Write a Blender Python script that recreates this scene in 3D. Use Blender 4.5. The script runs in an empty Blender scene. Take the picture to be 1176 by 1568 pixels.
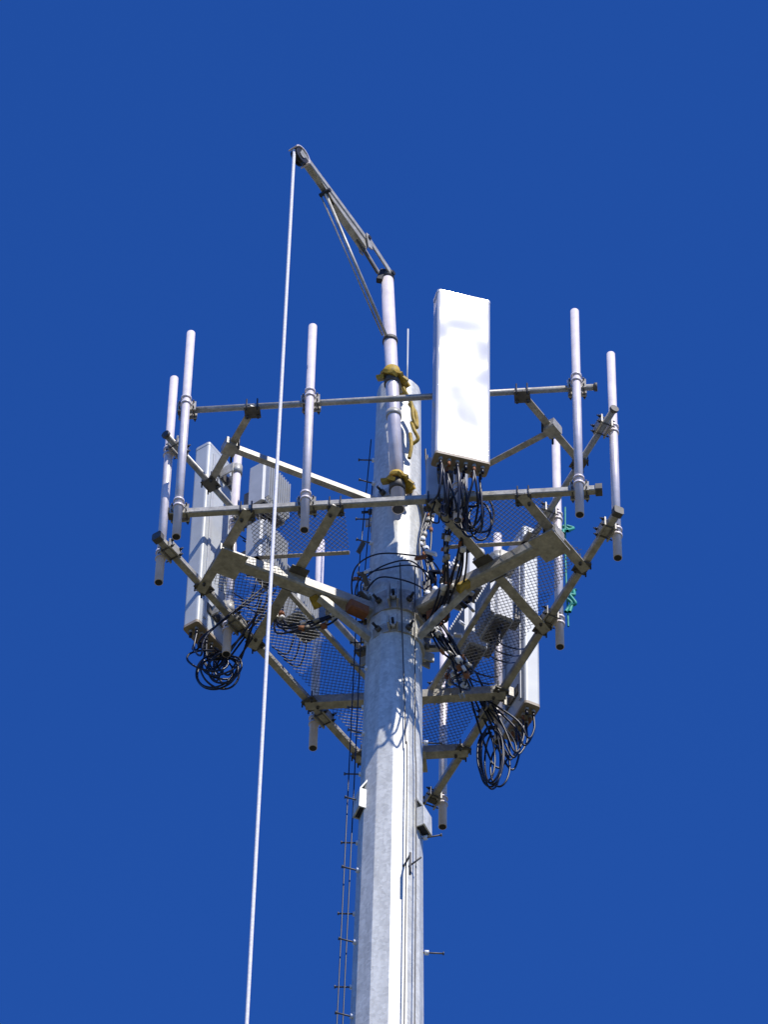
import bpy, bmesh, math, random
from mathutils import Vector, Matrix
random.seed(7)
S = bpy.context.scene
Z0 = 31.37           # reference height on the pole (m)
YAW = math.radians(-5.5)

# ------------------------------------------------------------------ materials
def mat(name, col, rough=0.5, metal=0.0, var=0.12, scale=8.0, bump=0.0, bscale=60.0, col2=None, spec=None, coat=0.0, stretch=None, bdist=0.02, bstretch=None, fine=None, bdetail=2):
    m = bpy.data.materials.new(name); m.use_nodes = True
    nt = m.node_tree; N = nt.nodes; L = nt.links
    b = N["Principled BSDF"]
    tc = N.new("ShaderNodeTexCoord")
    src = tc.outputs["Object"]
    if stretch:
        mp = N.new("ShaderNodeMapping"); mp.inputs["Scale"].default_value = stretch
        L.new(src, mp.inputs["Vector"]); src = mp.outputs["Vector"]
    n = N.new("ShaderNodeTexNoise"); n.inputs["Scale"].default_value = scale
    n.inputs["Detail"].default_value = 6; n.inputs["Roughness"].default_value = 0.6
    L.new(src, n.inputs["Vector"])
    r = N.new("ShaderNodeValToRGB")
    c2 = col2 if col2 else tuple(c*(1-var*2) for c in col)
    r.color_ramp.elements[0].position = 0.32; r.color_ramp.elements[1].position = 0.68
    r.color_ramp.elements[0].color = (*c2, 1)
    r.color_ramp.elements[1].color = (*[min(1, c*(1+var*0.3)) for c in col], 1)
    L.new(n.outputs["Fac"], r.inputs["Fac"]); out = r.outputs["Color"]
    if fine:   # zinc spangle
        v = N.new("ShaderNodeTexVoronoi"); v.inputs["Scale"].default_value = fine
        L.new(tc.outputs["Object"], v.inputs["Vector"])
        mr = N.new("ShaderNodeMapRange"); mr.inputs["To Min"].default_value = 0.80; mr.inputs["To Max"].default_value = 1.10
        L.new(v.outputs["Color"], mr.inputs["Value"])
        mx = N.new("ShaderNodeVectorMath"); mx.operation = 'SCALE'
        L.new(out, mx.inputs[0]); L.new(mr.outputs["Result"], mx.inputs["Scale"]); out = mx.outputs["Vector"]
    L.new(out, b.inputs["Base Color"])
    b.inputs["Roughness"].default_value = rough; b.inputs["Metallic"].default_value = metal
    if spec is not None: b.inputs["Specular IOR Level"].default_value = spec
    if bump:
        n2 = N.new("ShaderNodeTexNoise"); n2.inputs["Scale"].default_value = bscale; n2.inputs["Detail"].default_value = bdetail
        bs = tc.outputs["Object"]
        if bstretch:
            mp = N.new("ShaderNodeMapping"); mp.inputs["Scale"].default_value = bstretch
            L.new(bs, mp.inputs["Vector"]); bs = mp.outputs["Vector"]
        L.new(bs, n2.inputs["Vector"])
        bp = N.new("ShaderNodeBump"); bp.inputs["Strength"].default_value = bump; bp.inputs["Distance"].default_value = bdist
        L.new(n2.outputs["Fac"], bp.inputs["Height"]); L.new(bp.outputs["Normal"], b.inputs["Normal"])
    return m

M_POLE = mat("galvanised_pole", (0.72,0.715,0.66), 0.5, 0.05, 0.12, 5.0, 0.0, 30, stretch=(3,3,0.7), fine=40, spec=0.4)
M_GALV = mat("galvanised_steel", (0.54,0.51,0.44), 0.42, 0.12, 0.20, 14.0, fine=60)
M_PIPE = mat("galvanised_pipe", (0.86,0.78,0.77), 0.35, 0.12, 0.09, 9.0)
M_DARK = mat("weathered_steel", (0.14,0.13,0.115), 0.6, 0.2, 0.18, 20.0)
M_BOLT = mat("dark_bolt", (0.04,0.04,0.045), 0.5, 0.4, 0.1, 20.0)
M_RUST = mat("rusty_clamp", (0.34,0.13,0.05), 0.8, 0.0, 0.2, 30.0)
M_YEL  = mat("yellow_strap", (0.52,0.34,0.03), 0.65, 0.0, 0.25, 25.0)
M_TEAL = mat("teal_strap", (0.02,0.33,0.25), 0.6, 0.0, 0.15, 25.0)
M_RAD  = mat("white_radome", (0.60,0.60,0.63), 0.15, 0.0, 0.04, 3.0, 1.0, 1.0, spec=0.5, bdist=0.060, bstretch=(2.0,2.0,2.6), bdetail=0.4)
M_RAD2 = mat("grey_radome", (0.56,0.58,0.58), 0.45, 0.0, 0.10, 3.0)
M_CAP  = mat("endcap_plastic", (0.38,0.31,0.23), 0.6, 0.0, 0.1, 12.0)
M_RRU  = mat("radio_paint", (0.50,0.51,0.52), 0.5, 0.0, 0.08, 8.0)
M_BLK  = mat("black_cable", (0.008,0.011,0.028), 0.4, 0.0, 0.1, 10.0)
M_ROPE = mat("white_rope", (0.88,0.85,0.85), 0.8, 0.0, 0.12, 60.0)
M_GRAT = mat("grating_steel", (0.15,0.15,0.15), 0.55, 0.2, 0.12, 20.0)
M_TAG  = mat("white_tag", (0.85,0.85,0.85), 0.5, 0.0, 0.03, 20.0)

# ------------------------------------------------------------------ builders
def basis(d):
    d = d.normalized()
    a = Vector((0,0,1)) if abs(d.z) < 0.95 else Vector((0,-1,0))
    x = d.cross(a).normalized(); y = x.cross(d).normalized()
    return x, y
class B:
    def __init__(s): s.bm = bmesh.new(); s.mats = []
    def mi(s, m):
        if m not in s.mats: s.mats.append(m)
        return s.mats.index(m)
    def face(s, vs, i, smooth=False):
        try:
            f = s.bm.faces.new(vs); f.material_index = i; f.smooth = smooth
        except ValueError: pass
    def tube(s, p, q, r, m, n=14, r2=None, smooth=True, hollow=False):
        p, q = Vector(p), Vector(q); x, y = basis(q-p); i = s.mi(m); r2 = r if r2 is None else r2
        A = [s.bm.verts.new(p+(x*math.cos(t)+y*math.sin(t))*r) for t in [2*math.pi*k/n for k in range(n)]]
        C = [s.bm.verts.new(q+(x*math.cos(t)+y*math.sin(t))*r2) for t in [2*math.pi*k/n for k in range(n)]]
        for k in range(n): s.face((A[k],A[(k+1)%n],C[(k+1)%n],C[k]), i, smooth)
        s.face(A[::-1], i); s.face(C, i)
        if hollow:
            j = s.mi(M_BOLT)  # dark disc over the capped end paints the shade inside the pipe
            D = [s.bm.verts.new(p-(q-p).normalized()*0.002+(x*math.cos(t)+y*math.sin(t))*r*0.84) for t in [2*math.pi*k/n for k in range(n)]]
            s.face(D[::-1], j)
    def prism(s, p, q, prof, m, up=None, smooth=False):
        p, q = Vector(p), Vector(q); d = (q-p).normalized(); i = s.mi(m)
        u = Vector(up) if up is not None else Vector((0,0,1))
        x = d.cross(u).normalized(); y = x.cross(d).normalized()
        A = [s.bm.verts.new(p+x*a+y*b) for a,b in prof]; C = [s.bm.verts.new(q+x*a+y*b) for a,b in prof]
        n = len(prof)
        for k in range(n): s.face((A[k],A[(k+1)%n],C[(k+1)%n],C[k]), i, smooth)
        s.face(A[::-1], i); s.face(C, i)
    def beam(s, p, q, w, h, m, up=None):
        c = min(w,h)*0.12
        s.prism(p, q, [(-w/2+c,-h/2),(w/2-c,-h/2),(w/2,-h/2+c),(w/2,h/2-c),(w/2-c,h/2),(-w/2+c,h/2),(-w/2,h/2-c),(-w/2,-h/2+c)], m, up)
    def bar(s, p, q, w, h, m, up=None):
        s.prism(p, q, [(-w/2,-h/2),(w/2,-h/2),(w/2,h/2),(-w/2,h/2)], m, up)
    def angle(s, p, q, w, h, t, m, up=None, flip=1):
        s.prism(p, q, [(-flip*w/2,-h/2),(flip*w/2,-h/2),(flip*w/2,-h/2+t),(-flip*(w/2-t),-h/2+t),(-flip*(w/2-t),h/2),(-flip*w/2,h/2)], m, up)
    def obj(s, name, parent=None, P=None):
        bmesh.ops.recalc_face_normals(s.bm, faces=s.bm.faces[:])
        me = bpy.data.meshes.new(name); s.bm.to_mesh(me); s.bm.free()
        for m in s.mats: me.materials.append(m)
        o = bpy.data.objects.new(name, me); S.collection.objects.link(o)
        if parent: adopt(o, parent)
        return o
def empty(name, loc):
    e = bpy.data.objects.new(name, None); e.empty_display_size = 0.3; e.location = loc
    S.collection.objects.link(e); return e
def adopt(o, e):
    o.parent = e; o.matrix_parent_inverse = Matrix.Translation(e.location).inverted()
def spline(pts, n=8):
    pts = [Vector(p) for p in pts]; P = [pts[0]*2-pts[1]]+pts+[pts[-1]*2-pts[-2]]; out = []
    for i in range(1, len(P)-2):
        for k in range(n):
            t = k/n; a,b,c,d = P[i-1],P[i],P[i+1],P[i+2]
            out.append(0.5*((2*b)+(c-a)*t+(2*a-5*b+4*c-d)*t*t+(3*b-a-3*c+d)*t**3))
    out.append(pts[-1]); return out
def cables(name, paths, r, m, parent, straight=False):
    cu = bpy.data.curves.new(name, 'CURVE'); cu.dimensions = '3D'; cu.bevel_depth = r; cu.bevel_resolution = 2
    cu.materials.append(m)
    for pts in paths:
        ps = [Vector(p) for p in pts] if straight else spline(pts)
        sp = cu.splines.new('POLY'); sp.points.add(len(ps)-1)
        for a,b in zip(sp.points, ps): a.co = (*b, 1)
        sp.use_smooth = True
    o = bpy.data.objects.new(name, cu); S.collection.objects.link(o)
    if parent: adopt(o, parent)
    return o

# platform coordinates ------------------------------------------------
def W(x, y, z):
    c, s = math.cos(YAW), math.sin(YAW)
    return Vector((x*c-y*s, x*s+y*c, Z0+z))
IN = 1.045; SIDE = 3.62
def F(k, s, o, z):
    """point on side k of the triangular platform: s along the side, o outward of the side, z height"""
    a = math.radians(120*k); x, y = s, -(IN+o)
    return W(x*math.cos(a)-y*math.sin(a), x*math.sin(a)+y*math.cos(a), z)
def R(deg, r, z):
    return W(r*math.cos(math.radians(deg)), r*math.sin(math.radians(deg)), z)
def V(x, y, z): return Vector((x, y, Z0+z))
def rnd(a): return random.uniform(-a, a)
ZL, ZU = -1.175, 0.045      # lower frame, upper rail

# ------------------------------------------------------------------ monopole
tower = empty("monopole_tower", (0,0,0))
def prad(z): return 0.187-0.0104*z
b = B(); n = 12; i = b.mi(M_POLE)
def ring(z, r, rot=0.0):
    return [b.bm.verts.new((-0.012+r*math.cos(2*math.pi*(k+0.5)/n+rot), r*math.sin(2*math.pi*(k+0.5)/n+rot), Z0+z)) for k in range(n)]
zs = [1.45, -5.0, -12, -20, -31.02]; rings = [ring(z, prad(z)*1.02, math.radians(-13)) for z in zs]
for A, C in zip(rings[:-1], rings[1:]):
    for k in range(n): b.face((A[k],A[(k+1)%n],C[(k+1)%n],C[k]), i)
b.face(rings[0], i)
# long bend lines are slightly rounded on a press-formed pole
ed = [e for e in b.bm.edges if abs((e.verts[0].co-e.verts[1].co).normalized().z) > 0.9]
bmesh.ops.bevel(b.bm, geom=ed, offset=0.022, segments=3, affect='EDGES', profile=0.5)
b.obj("pole_shaft", tower)
b = B()
b.tube((0,0,0.0),(0,0,0.3),1.1,M_CAP,24, smooth=False); b.tube((0,0,0.3),(0,0,0.36),0.75,M_GALV,24)
b.obj("base_plate", tower)
b = B()
for j in range(86):
    z = 0.62-0.36*j
    for sd in ((-1,) if j%3 else (-1,1)):
        if sd > 0 and z > -2: continue
        ang = math.radians(183 if sd<0 else -12) + (0.25 if j%2 else -0.05)
        d = Vector((math.cos(ang), math.sin(ang), 0)); p = Vector((0,0,Z0+z))
        b.tube(p+d*(prad(z)*0.96), p+d*(prad(z)+0.125), 0.006, M_DARK, 8)
        b.tube(p+d*(prad(z)+0.125), p+d*(prad(z)+0.135), 0.012, M_DARK, 8)
        b.tube(p+d*(prad(z)), p+d*(prad(z)+0.03), 0.018, M_TAG, 8)
b.obj("step_bolts", tower)
cables("safety_climb_cable", [[V(-0.22,-0.02,0.85),V(-0.29,-0.02,-0.8),V(-0.355,-0.02,-6),V(-0.62,-0.02,-30.8)],
                              [V(-0.20,-0.03,0.3),V(-0.25,-0.03,-1),V(-0.315,-0.03,-6),V(-0.58,-0.02,-30.8)]], 0.0045, M_BLK, tower, True)
cables("front_conductor", [[V(0.02,-0.24,-0.9),V(0.05,-0.215,-1.8),V(0.08,-0.225,-2.8),V(0.10,-0.25,-4.3),V(0.12,-0.38,-16),V(0.14,-0.53,-30.8)],
                           [V(0.13,-0.20,-0.9),V(0.14,-0.17,-1.8),V(0.15,-0.18,-2.8),V(0.17,-0.20,-4.6),V(0.20,-0.36,-16),V(0.2,-0.53,-30.8)]], 0.0050, M_DARK, tower)
b = B()
for ang, z in ((-160,-3.35),(-26,-3.55)):
    a = math.radians(ang); d = Vector((math.cos(a), math.sin(a),0)); t = Vector((-d.y,d.x,0)); p = Vector((0,0,Z0+z))
    r = prad(z)
    b.beam(p+d*(r+0.05)+Vector((0,0,-0.13)), p+d*(r+0.045)+Vector((0,0,0.06)), 0.13, 0.012, M_POLE, up=d)
    b.beam(p+d*(r+0.045)+Vector((0,0,0.06)), p+d*(r-0.01)+Vector((0,0,0.17)), 0.13, 0.012, M_POLE, up=d)
    for sgn in (-1,1):
        b.beam(p+d*(r+0.02)+t*0.058*sgn+Vector((0,0,-0.13)), p+d*(r+0.018)+t*0.058*sgn+Vector((0,0,0.06)), 0.055, 0.010, M_POLE, up=t)
    b.beam(p+d*(r-0.01)+Vector((0,0,-0.115)), p+d*(r+0.04)+Vector((0,0,-0.115)), 0.10, 0.02, M_BOLT)
a = math.radians(-68); d = Vector((math.cos(a), math.sin(a),0)); p = Vector((0,0,Z0-4.15))
t = Vector((-d.y,d.x,0))
b.tube(p+d*0.2, p+d*0.34, 0.008, M_DARK, 8); b.tube(p+d*0.34+Vector((0,0,0.02)), p+d*0.34+Vector((0,0,-0.2)), 0.008, M_DARK, 8)
b.tube(p+d*0.2+t*0.02, p+d*0.30+t*0.10+Vector((0,0,0.06)), 0.007, M_DARK, 8)
b.obj("port_brackets", tower)

# ------------------------------------------------------------------ platform
plat = empty("antenna_platform", (0,0,Z0+ZL))
b = B()
for k in range(3):
    e0, e1 = (-1.56, 1.56)
    b.beam(F(k,e0,0,ZL), F(k,e1,0,ZL), 0.055, 0.055, M_GALV)
    b.tube(F(k,e0,0,ZU), F(k,e1,0,ZU), 0.025, M_GALV)
b.obj("face_rails", plat)
b = B()
def cross(kdeg, s, z, w=0.07, h=0.07, m=M_GALV, ext=0.03):
    dist = 2*IN - s*math.sin(math.radians(60))
    c = R(kdeg, dist, z); a = math.radians(kdeg+90)
    d = W(math.cos(a), math.sin(a), 0)-W(0,0,0)
    b.angle(c-d*(s/2+ext), c+d*(s/2+ext), w, h, 0.012, m)
for kd in (-30, 90, 210):
    cross(kd, 0.80, ZL-0.01, 0.075, 0.075)
    cross(kd, 1.45, ZL-0.015, 0.075, 0.08)
    cross(kd, 0.80, ZU-0.01, 0.055, 0.055)
b.obj("corner_cross_members", plat)
b = B()
for kd in (-30, 90, 210):
    b.beam(R(kd,0.20,ZL-0.10), R(kd,1.36,ZL-0.10), 0.105, 0.105, M_GALV)
    b.beam(R(kd,1.25,ZL-0.160), R(kd,1.46,ZL-0.160), 0.24, 0.012, M_GALV)
    b.angle(R(kd,0.18,ZU-0.03), R(kd,1.38,ZU-0.03), 0.05, 0.05, 0.01, M_GALV)
    b.beam(R(kd,0.19,ZL-0.42), R(kd,0.62,ZL-0.165), 0.06, 0.06, M_GALV)
    b.beam(R(kd+10,0.27,ZL-0.21), R(kd+8,0.42,ZL-0.21), 0.09, 0.09, M_RUST)
    b.beam(R(kd,0.76,ZL-0.06), R(kd,0.90,ZL-0.06), 0.24, 0.012, M_DARK)
    b.beam(R(kd-6,0.60,ZL-0.20), R(kd-2,0.66,ZL-0.14), 0.07, 0.05, M_YEL)
b.obj("radial_arms", plat)
b = B()
for z, h, r in ((ZL-0.1,0.22,0.218),(ZL-0.42,0.10,0.216),(ZU-0.03,0.10,0.20)):
    b.tube(V(0,0,z-h/2), V(0,0,z+h/2), r, M_GALV, 16, smooth=False)
    for a in (30,-90,150,-60,0,60,120,180,240):
        b.tube(R(a,r-0.01,z), R(a,r+0.08,z), 0.011, M_BOLT, 8)
        b.tube(R(a,r,z), R(a,r+0.03,z), 0.024, M_TAG if a%60 else M_DARK, 6)
    for a in (30,150,-90):
        for da in (-7,7):
            b.beam(R(a+da,r-0.01,z), R(a+da,r+0.08,z), 0.014, h*0.9, M_GALV)
b.obj("pole_collars", plat)
# gratings: fine open expanded metal panels
b = B()
for k, segs in ((0,((-1.0,-0.30),(0.40,1.15))),(1,((-1.10,1.10),)),(2,((-1.10,1.0),))):
    for s0, s1 in segs:
        step = 0.04; o0, o1 = -0.06, -0.46
        s = s0-0.4
        while s < s1:
            for sg in (1,-1):
                a0 = s
                t0 = max(0, (s0-a0)/0.4); t1 = min(1, (s1-a0)/0.4)
                if t1-t0 > 0.03:
                    if sg > 0: p, q = F(k,a0+0.4*t0,o0+(o1-o0)*t0,ZL+0.045), F(k,a0+0.4*t1,o0+(o1-o0)*t1,ZL+0.045)
                    else:      p, q = F(k,a0+0.4*t0,o1-(o1-o0)*t0,ZL+0.048), F(k,a0+0.4*t1,o1-(o1-o0)*t1,ZL+0.048)
                    b.bar(p, q, 0.0032, 0.003, M_GRAT)
            s += step
        b.angle(F(k,s0,-0.475,ZL+0.035), F(k,s1,-0.475,ZL+0.035), 0.035, 0.035, 0.006, M_GALV)
b.obj("grating_walkway", plat)
PIPES = {0:(-1.5,-0.57,0.54,1.42), 1:(-1.38,-0.44,0.59,1.56), 2:(1.41,0.57,-0.54,-1.42)}
PZ = {0:-0.055, 1:0.03, 2:0.02}
b = B(); c = B()
OFF = 0.085
for k, L in PIPES.items():
    for s in L:
        dz = PZ[k]+rnd(0.012)
        b.tube(F(k,s,OFF,-1.49+dz), F(k,s,OFF,0.95+dz), 0.0325, M_PIPE, 18, hollow=True)
        for z in (ZL, ZU):
            c.beam(F(k,s-0.07,0.040,z), F(k,s+0.07,0.040,z), 0.012, 0.10, M_GALV)
            c.beam(F(k,s-0.07,-0.045,z), F(k,s+0.07,-0.045,z), 0.012, 0.09, M_GALV)
            for dz2 in (-0.033,0.033):
                c.tube(F(k,s,OFF,z+dz2-0.010), F(k,s,OFF,z+dz2+0.010), 0.041, M_PIPE, 14)
                for ds in (-0.052,0.052):
                    c.tube(F(k,s+ds,-0.080,z+dz2), F(k,s+ds,0.070,z+dz2), 0.006, M_DARK, 6)
                    c.tube(F(k,s+ds,-0.065,z+dz2), F(k,s+ds,-0.052,z+dz2), 0.012, M_BOLT, 6)
b.obj("mounting_pipes", plat)
for k in range(3):
    for s in (-1.01,1.01,-0.36,0.36):
        for z in (ZL, ZU):
            if z == ZU and abs(s) < 0.5: continue
            c.beam(F(k,s-0.06,-0.02,z-0.042), F(k,s+0.06,-0.02,z-0.042), 0.11, 0.010, M_DARK)
            for ds in (-0.04,0.04):
                c.tube(F(k,s+ds,-0.05,z-0.08), F(k,s+ds,-0.05,z+0.05), 0.006, M_BOLT, 6)
                c.tube(F(k,s+ds,0.035,z-0.08), F(k,s+ds,0.035,z+0.05), 0.006, M_BOLT, 6)
                c.tube(F(k,s+ds,-0.05,z-0.070), F(k,s+ds,-0.05,z-0.052), 0.013, M_DARK, 6)
for kd in (-30,90,210):
    for z in (ZL-0.07, ZU-0.03):
        c.beam(R(kd,1.35,z), R(kd,1.45,z), 0.12, 0.09, M_GALV)
        c.tube(R(kd-3,1.36,z-0.08), R(kd-3,1.36,z+0.08), 0.008, M_BOLT, 6)
        c.tube(R(kd+3,1.36,z-0.08), R(kd+3,1.36,z+0.08), 0.008, M_BOLT, 6)
for k in range(3):
    for s in (-1.56,1.56):
        c.beam(F(k,s-0.025,0,ZL), F(k,s+0.025,0,ZL), 0.075, 0.075, M_DARK)
        c.tube(F(k,s-0.012,0,ZU), F(k,s+0.012,0,ZU), 0.034, M_DARK, 12)
c.obj("pipe_clamps", plat)

# ------------------------------------------------------------------ panel antennas
def panel(name, center, nrm, z0, z1, w, d, m, tilt=0.0, pipe=None, seams=False):
    nrm = Vector((nrm[0],nrm[1],0)).normalized(); t = Vector((-nrm.y,nrm.x,0))
    e = empty(name, (center[0],center[1],Z0+z0))
    b = B(); r = 0.022; prof = []
    for cx, cy, a0 in ((w/2-r,d/2-r,0),(-w/2+r,d/2-r,90),(-w/2+r,-d/2+r,180),(w/2-r,-d/2+r,270)):
        for j in range(5):
            a = math.radians(a0+22.5*j); prof.append((cx+r*math.cos(a), cy+r*math.sin(a)))
    C = Vector((center[0],center[1],0))
    def P(z, off=0): return C+Vector((0,0,Z0+z))+nrm*off
    b.prism(P(z0+0.02), P(z1-0.02,tilt), prof, m, up=nrm, smooth=False)
    cap = [(a*1.012, c2*1.02) for a,c2 in prof]
    b.prism(P(z0), P(z0+0.028), cap, M_CAP, up=nrm); b.prism(P(z1-0.03,tilt), P(z1,tilt), cap, m, up=nrm)
    b.obj("radome", e)
    b = B()
    for j in range(6):
        for q in (-0.028,0.028):
            p = P(z0)+t*(-w*0.38+w*0.76*j/5)+nrm*q
            b.tube(p, p-Vector((0,0,0.03)), 0.016, M_GALV, 10); b.tube(p-Vector((0,0,0.03)), p-Vector((0,0,0.075)), 0.012, M_RUST if j%3==1 else M_BLK, 8)
    b.obj("connectors", e)
    b = B()
    if pipe is not None:
        for z in (z0+0.25, z1-0.25):
            p = P(z, -d/2); q = Vector((pipe.x,pipe.y,Z0+z))
            b.beam(p+t*0.05, q+t*0.05, 0.012, 0.10, M_GALV); b.beam(p-t*0.05, q-t*0.05, 0.012, 0.10, M_GALV)
            b.beam(p+t*0.11-nrm*0.008, p-t*0.11-nrm*0.008, 0.014, 0.09, M_DARK)
            b.tube(q-Vector((0,0,0.05)), q+Vector((0,0,0.05)), 0.042, M_GALV, 12)
        for sg in (-1,1):
            b.beam(P(z0+0.1,-d/2-0.006)+t*0.13*sg, P(z1-0.1,-d/2-0.006)+t*0.13*sg, 0.03, 0.012, M_RRU, up=nrm)
    b.obj("mounting_brackets", e)
    return e, P, t, nrm
pp = F(0,0.54,OFF,0); a = math.radians(14.5)
ZA = -1.10
pa, P1, t1, n1 = panel("panel_antenna", (0.445,-1.335), (math.sin(a),-math.cos(a)), ZA, 0.86, 0.415, 0.13, M_RAD, 0.02, pp)
pipe2 = F(2,0.57,OFF,0); o2 = F(2,0.57,1,0)-F(2,0.57,0,0)
c2 = pipe2+o2*0.20
pb, P2, t2, n2 = panel("panel_antenna", (c2.x,c2.y), (o2.x,o2.y), -1.20, 0.95, 0.40, 0.14, M_RAD2, 0.0, pipe2)
pipe3 = F(1,0.59,OFF,0); o3 = F(1,0.59,1,0)-F(1,0.59,0,0)
c3 = pipe3+o3*0.19
pc, P3, t3, n3 = panel("panel_antenna", (c3.x,c3.y), (o3.x,o3.y), -1.16, 0.94, 0.40, 0.13, M_RAD2, 0.0, pipe3)

def jumpers(name, P, t, nrm, z0, w, count, drop, swing, inward, parent, end, r=0.008):
    paths = []
    for j in range(count):
        u = -w*0.38+w*0.76*(j%6)/5; q = -0.03 if j%2 else 0.03
        s = P(z0-0.07)+t*u+nrm*q
        dr = drop*random.uniform(0.6,1.1); sw = rnd(swing)
        m1 = s+Vector((0,0,-dr*0.5))+t*sw*0.3
        m2 = s+Vector((0,0,-dr))-nrm*inward*random.uniform(0.2,0.5)+t*sw
        m3 = s+Vector((0,0,-dr*0.45))-nrm*inward*random.uniform(0.6,0.9)+t*sw*1.1
        e = Vector(end)+Vector((rnd(0.08),rnd(0.08),rnd(0.1)))
        paths.append([s,m1,m2,m3,e])
    return cables(name, paths, r, M_BLK, parent)
def loops(name, c, t, count, rx, rz, parent, r=0.008):
    """spare cable coiled in hanging loops"""
    paths = []
    for j in range(count):
        cc = Vector(c)+t*rnd(0.05)+Vector((rnd(0.03),rnd(0.05),rnd(0.05))); a = rx*random.uniform(0.8,1.15); h = rz*random.uniform(0.85,1.15)
        n = Vector((-t.y,t.x,0))*rnd(0.05)
        paths.append([cc+t*a*math.sin(x)*(1 if j%2 else -1)+n*math.cos(x*1.3)+Vector((0,0,h*math.cos(x))) for x in [k*0.7-0.3 for k in range(10)]])
    return cables(name, paths, r, M_BLK, parent)
X = Vector((1,0,0))
jumpers("jumper_cables", P1,t1,n1,ZA,0.40,16,0.40,0.10,0.35,pa, F(0,0.5,-0.12,-0.95), 0.009)
jumpers("jumper_cables", P2,t2,n2,-1.20,0.40,9,0.34,0.08,0.25,pb, F(2,0.5,-0.2,-0.95))
loops("spare_loops", P2(-1.55,-0.10), X, 7, 0.14, 0.16, pb)
jumpers("jumper_cables", P3,t3,n3,-1.16,0.40,8,0.40,0.05,0.22,pc, F(1,0.55,-0.2,-0.95))
loops("spare_loops", P3(-1.68,-0.25), X, 6, 0.08, 0.28, pc)
loops("spare_loops", V(0.55,-0.98,-1.24), X, 5, 0.10, 0.20, pa)

# ------------------------------------------------------------------ radios
def radio(center, facing, w=0.30, h=0.46, d=0.16):
    f = Vector((facing.x,facing.y,0)).normalized(); t = Vector((-f.y,f.x,0)); c = Vector(center)
    e = empty("remote_radio_unit", c); up = Vector((0,0,1))
    b = B()
    b.beam(c-up*h/2, c+up*h/2, w, d, M_RRU, up=f)
    for j in range(11):
        x = -w*0.44+w*0.88*j/10
        b.bar(c-up*h*0.45+t*x+f*(d/2+0.018), c+up*h*0.45+t*x+f*(d/2+0.018), 0.006, 0.035, M_RRU, up=f)
    b.beam(c-up*(h/2+0.012)-t*w*0.4, c-up*(h/2+0.012)+t*w*0.4, d*0.8, 0.02, M_DARK)
    b.beam(c+up*(h/2+0.02)-t*w*0.2, c+up*(h/2+0.02)+t*w*0.2, 0.02, 0.015, M_DARK)
    b.obj("housing", e)
    b = B()
    for j in range(4):
        p = c-up*(h/2+0.02)+t*(-w*0.3+w*0.2*j); b.tube(p, p-up*0.05, 0.014, M_BLK, 8)
    b.beam(c-f*d/2, c-f*(d/2+0.10), 0.12, 0.2, M_DARK)
    b.obj("ports_and_bracket", e)
    ps = []
    for j in range(3):
        p = c-up*(h/2+0.06)+t*(-w*0.3+w*0.25*j)
        ps.append([p, p-up*0.15, p-up*0.22-f*0.1+t*0.05, p-up*0.12-f*0.2])
    cables("power_leads", ps, 0.006, M_BLK, e)
    return e
for k, s, zz in ((2,0.50,0.28),(2,0.50,-0.42),(2,0.0,-0.55),(1,0.59,0.30),(1,0.55,-0.45),(1,0.1,-0.6),(0,0.54,-0.1),(0,0.44,-0.80)):
    inn = -(F(k,s,1,0)-F(k,s,0,0))
    radio(F(k,s,-0.17,zz), inn)

# ------------------------------------------------------------------ davit
dav = empty("davit_hoist", V(0,-0.33,-0.35))
b = B()
base = V(0.0,-0.33,-0.38); top = V(-0.125,-0.33,2.55)
def mast(f): return base.lerp(top, f)
b.tube(base, top, 0.051, M_PIPE, 20, hollow=True); b.tube(mast(0.38), mast(0.40), 0.060, M_GALV, 18)
b.tube(mast(0.985), top+Vector((0,0,0.03)), 0.057, M_DARK, 18)
for z in (-0.1, 1.22):
    m = base.lerp(top,(z+0.38)/2.96)
    b.beam(V(0,-0.12,z), m, 0.12, 0.10, M_GALV); b.tube(m-Vector((0,0,0.06)), m+Vector((0,0,0.06)), 0.062, M_DARK, 18)
b.obj("mast", dav)
b = B()
root = top+Vector((0,0,0.0)); tip = V(-0.84,-1.25,2.93); dv = (tip-root); dn = dv.normalized()
elb = root+dv*0.26+Vector((0,0,0.05))
side = dv.cross(Vector((0,0,1))).normalized(); upb = side.cross(dn)
for sg in (-1,1):
    b.beam(root+side*0.045*sg, elb+side*0.040*sg, 0.012, 0.055, M_GALV)
    b.beam(elb-dn*0.06-upb*0.10+side*0.045*sg, elb+dn*0.02+upb*0.03+side*0.045*sg, 0.01, 0.05, M_GALV)
b.beam(elb-dn*0.05, tip, 0.066, 0.060, M_GALV)
Lb = (tip-elb).length; bn = (tip-elb).normalized(); ub = side.cross(bn)
i = b.mi(M_GALV)
for sg in (-1,1):
    o = side*0.018*sg
    P4 = [elb-bn*0.04-ub*0.02+o, elb-bn*0.04-ub*0.12+o, elb+bn*Lb*0.45-ub*0.085+o, elb+bn*Lb*0.75-ub*0.02+o]
    P5 = [p+side*0.006*sg for p in P4]
    va = [b.bm.verts.new(p) for p in P4]; vb = [b.bm.verts.new(p) for p in P5]
    b.face(va, i); b.face(vb[::-1], i)
    for k in range(4): b.face((va[k],va[(k+1)%4],vb[(k+1)%4],vb[k]), i)
b.beam(elb-bn*0.02-ub*0.115, elb+bn*Lb*0.45-ub*0.09, 0.06, 0.01, M_GALV)
b.tube(root-side*0.07, root+side*0.07, 0.022, M_BOLT, 10); b.tube(elb-side*0.06, elb+side*0.06, 0.020, M_BOLT, 10)
b.beam(root-Vector((0,0,0.10))+Vector((-0.06,-0.03,0)), root+Vector((-0.03,-0.03,0.03)), 0.05, 0.05, M_BOLT)
b.obj("boom", dav)
b = B()
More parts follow.
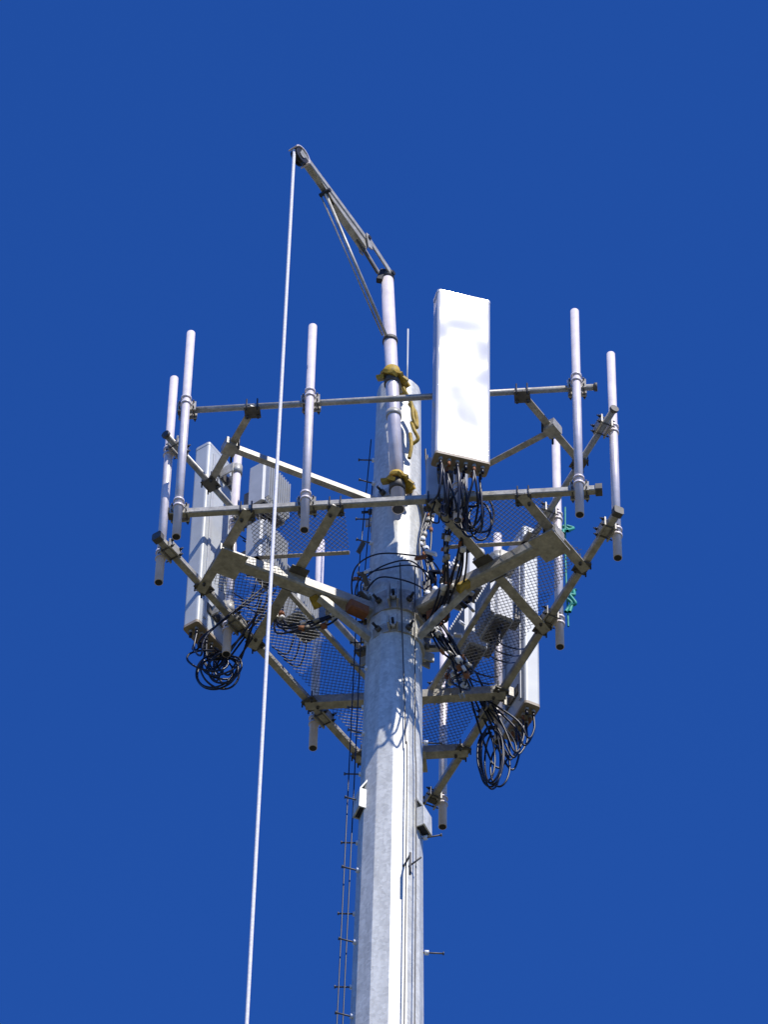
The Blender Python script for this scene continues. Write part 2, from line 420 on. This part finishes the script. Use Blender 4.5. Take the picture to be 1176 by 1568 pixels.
a1 = root+dv*0.70-Vector((0,0,0.04)); m1 = base.lerp(top, 0.71)
b.tube(a1, m1+Vector((-0.03,-0.05,0)), 0.013, M_GALV, 10); b.tube(a1+side*0.045, m1+Vector((-0.06,-0.04,0.02)), 0.007, M_GALV, 8)
b.tube(a1-side*0.05, a1+side*0.05, 0.018, M_BOLT, 8)
b.beam(root+dv*0.1-Vector((0,0,0.12)), root+dv*0.45-Vector((0,0,0.03)), 0.02, 0.03, M_DARK)
b.tube(m1-Vector((0,0,0.02)), m1+Vector((0,0,0.02)), 0.060, M_DARK, 14)
b.obj("boom_strut", dav)
b = B()
sc = tip-dn*0.01-Vector((0,0,0.055))
b.tube(sc-side*0.02, sc+side*0.02, 0.062, M_BOLT, 24)
for sg in (-1,1):
    b.tube(sc+side*0.02*sg, sc+side*0.032*sg, 0.070, M_BOLT, 24)
    b.tube(sc+side*0.033*sg, sc+side*0.040*sg, 0.030, M_GALV, 16)
pts = [sc+(dn*math.cos(x)+upb*math.sin(x))*0.085 for x in [math.radians(q) for q in range(0,181,15)]]
for p, q in zip(pts[:-1], pts[1:]): b.beam(p, q, 0.085, 0.012, M_PIPE, up=((p+q)/2-sc).normalized())
b.obj("sheave", dav)
b = B()
for f, h, r in ((0.565,0.10,0.064),(0.13,0.05,0.060)):
    m = mast(f); b.tube(m-Vector((0,0,h/2)), m+Vector((0,0,h/2)), r, M_YEL, 18)
    for j in range(7):
        x = math.radians(190+j*30); q = m+Vector((0.080*math.cos(x),0.07*math.sin(x)+0.03,-0.03+rnd(0.03)))
        b.beam(q, q+Vector((0.07*math.cos(x+1.2),0.07*math.sin(x+1.2),-0.05)), 0.06, 0.03, M_YEL)
b.obj("yellow_saddles", dav)
cables("yellow_sling", [[mast(0.50)+Vector((0.08,-0.02,0)),V(0.085,-0.30,0.95),V(0.10,-0.30,0.78),V(0.13,-0.28,0.68),V(0.12,-0.26,0.88),V(0.07,-0.26,1.0)],
                        [V(0.09,-0.28,0.74),V(0.11,-0.30,0.62),V(0.14,-0.28,0.54),V(0.10,-0.26,0.50)],
                        [V(0.08,-0.28,0.60),V(0.09,-0.30,0.42),V(0.075,-0.28,0.30)]], 0.015, M_YEL, dav)
cables("hoist_rope", [[sc+dn*0.066, V(-0.905,-1.30,-6.7), V(-1.01,-1.35,-31.35)]], 0.0135, M_ROPE, None, True)
b = B()
b.tube(V(0.05,0.0,1.45), V(0.05,0.0,2.30), 0.007, M_RAD2, 8); b.tube(V(0.05,0.0,1.45), V(0.05,0.0,1.6), 0.018, M_DARK, 10)
b.obj("lightning_rod")  # thin whip antenna rising from the pole top

# ------------------------------------------------------------------ cable runs around the collar and arms
run = empty("coaxial_cable_bundle", V(0,-0.2,-1.2))
paths = []
for j in range(9):
    paths.append([F(0,0.42+0.02*j,-0.2,-1.0-random.uniform(0,0.1)), V(0.42+rnd(0.08),-0.72,-1.12-random.uniform(0,0.15)), V(0.42+rnd(.09),-0.40,-1.25-random.uniform(0,0.15)),
                  V(0.30+rnd(.07),-0.15,-1.35-random.uniform(0,0.2)), V(0.2,-0.05,-1.20)])
for j in range(14):
    paths.append([F(1,0.45+0.03*j,-0.25,-0.85), F(1,0.3,-0.45,-1.15-random.uniform(0,.25)), V(0.50+rnd(.08),0.25+rnd(.1),-1.40-random.uniform(0,0.35)),
                  V(0.34+rnd(.04),0.05,-1.25-random.uniform(0,0.3)), V(0.17,0.0,-1.1)])
for j in range(5):
    paths.append([F(2,0.4,-0.25,-0.9), V(-0.85+rnd(.06),0.0,-1.35-random.uniform(0,.12)), V(-0.5,-0.05,-1.3-random.uniform(0,0.12)), V(-0.3,-0.1,-1.05-random.uniform(0,.2)), V(-0.17,-0.1,-1.1)])
for j in range(7):
    paths.append([V(0.20+0.015*j,-0.05,0.5+rnd(.3)), V(0.22+0.015*j,-0.10,0.0), V(0.21+rnd(.05),-0.14,-0.5), V(0.24+rnd(.05),-0.12,-0.95), V(0.2,-0.1,-1.35)])
cables("runs", paths, 0.008, M_BLK, run)
lp = []
for z, r, ph in ((-0.93,0.27,0.2),(-1.0,0.31,0.9),(-1.08,0.25,2.0),(-0.88,0.34,1.4)):
    lp.append([V(r*math.cos(ph+t*0.7)*1.0, r*math.sin(ph+t*0.7), z+0.04*math.sin(t*2+ph)) for t in range(10)])
cables("coils", lp, 0.006, M_BLK, run)
b = B()
for pth in paths:
    ps = spline(pth)
    for j in range(4):
        k = random.randrange(4, len(ps)-2); p = ps[k]; d = (ps[k+1]-ps[k]).normalized()
        b.tube(p-d*0.022, p+d*0.022, random.choice([0.013,0.02,0.024]), random.choice([M_TAG,M_TAG,M_GALV,M_RUST,M_DARK]), 8)
for j in range(44):
    if j < 30: p = V(random.uniform(0.20,0.64), random.uniform(-0.5,0.25), random.uniform(-1.35,-0.75))
    else: p = V(random.uniform(-0.3,-0.2), random.uniform(-0.25,0.1), random.uniform(-1.3,-0.7))
    d = Vector((rnd(1),rnd(1),rnd(1))).normalized()
    b.beam(p, p+d*random.uniform(0.05,0.13), 0.035, 0.02, random.choice([M_TAG,M_TAG,M_GALV,M_BLK,M_RUST,M_DARK]))
b.obj("cable_hangers", run)
tl = empty("teal_tag_line", V(1.27,0.05,-0.2))
for p, nn in ((V(1.275,0.04,-0.06), 4), (V(1.285,0.05,-0.80), 7)):
    pts = [p+Vector((rnd(.03),rnd(.03),-0.05*j)) for j in range(nn)]
    cables("strap", [pts, [q+Vector((0.03,0,0.03*(i%2))) for i,q in enumerate(pts)]], 0.013, M_TEAL, tl)
cables("line", [[V(1.27,0.05,0.15),V(1.265,0.06,-0.5),V(1.275,0.05,-1.25)]], 0.007, M_TEAL, tl)

# ------------------------------------------------------------------ ground
gm = mat("dry_grass_ground", (0.13,0.11,0.055), 0.95, 0.0, 0.2, 0.15, 0.3, 4.0, col2=(0.05,0.055,0.024))
b = B(); i = b.mi(gm); n = 24; ext = 3000.0
vs = [[b.bm.verts.new((-ext+2*ext*x/n, -ext+2*ext*y/n, 0)) for x in range(n+1)] for y in range(n+1)]
for y in range(n):
    for x in range(n): b.face((vs[y][x],vs[y][x+1],vs[y+1][x+1],vs[y+1][x]), i)
b.obj("ground")

# ------------------------------------------------------------------ light and sky
EL, AZ = math.radians(50), math.radians(31)
sd = Vector((math.sin(AZ)*math.cos(EL), -math.cos(AZ)*math.cos(EL), math.sin(EL)))
sl = bpy.data.lights.new("sun", 'SUN'); sl.energy = 5.0; sl.angle = math.radians(0.5); sl.color = (1.0,0.955,0.88)
so = bpy.data.objects.new("sun", sl); S.collection.objects.link(so); so.location = (20,-20,60)
so.rotation_euler = (-sd).to_track_quat('-Z','Y').to_euler()
w = bpy.data.worlds.new("World"); S.world = w; w.use_nodes = True
nt = w.node_tree; N = nt.nodes; bg = N["Background"]
sky = N.new("ShaderNodeTexSky"); sky.sky_type = 'NISHITA'; sky.sun_disc = False
sky.sun_elevation = EL; sky.sun_rotation = math.pi-AZ; sky.altitude = 1200; sky.air_density = 1.0; sky.dust_density = 0.0; sky.ozone_density = 3.0
mx = N.new("ShaderNodeMix"); mx.data_type = 'RGBA'; mx.blend_type = 'MULTIPLY'; mx.inputs["Factor"].default_value = 1.0
nt.links.new(sky.outputs["Color"], mx.inputs[6]); mx.inputs[7].default_value = (0.26, 0.76, 1.78, 1)
nt.links.new(mx.outputs[2], bg.inputs["Color"])
bg.inputs["Strength"].default_value = 0.1

# ------------------------------------------------------------------ camera
p, yw, ph = math.radians(51), 0.0045, math.radians(1.28)
cam = bpy.data.cameras.new("camera"); co = bpy.data.objects.new("camera", cam); S.collection.objects.link(co)
Fw = Vector((-math.sin(yw)*math.cos(p), math.cos(yw)*math.cos(p), math.sin(p)))
R0 = Vector((math.cos(yw), math.sin(yw), 0)); U0 = R0.cross(Fw)
Rr = R0*math.cos(ph)+U0*math.sin(ph); Uu = U0*math.cos(ph)-R0*math.sin(ph)
Mx = Matrix((( Rr.x,Uu.x,-Fw.x,0),(Rr.y,Uu.y,-Fw.y,-24.1),(Rr.z,Uu.z,-Fw.z,1.6),(0,0,0,1)))
co.matrix_world = Mx
cam.sensor_fit = 'VERTICAL'; cam.sensor_height = 24; cam.sensor_width = 18; cam.lens = 24*7740/1568
cam.clip_end = 10000; cam.clip_start = 0.1
S.camera = co
S.view_settings.view_transform = 'Standard'; S.view_settings.look = 'None'; S.view_settings.exposure = 0
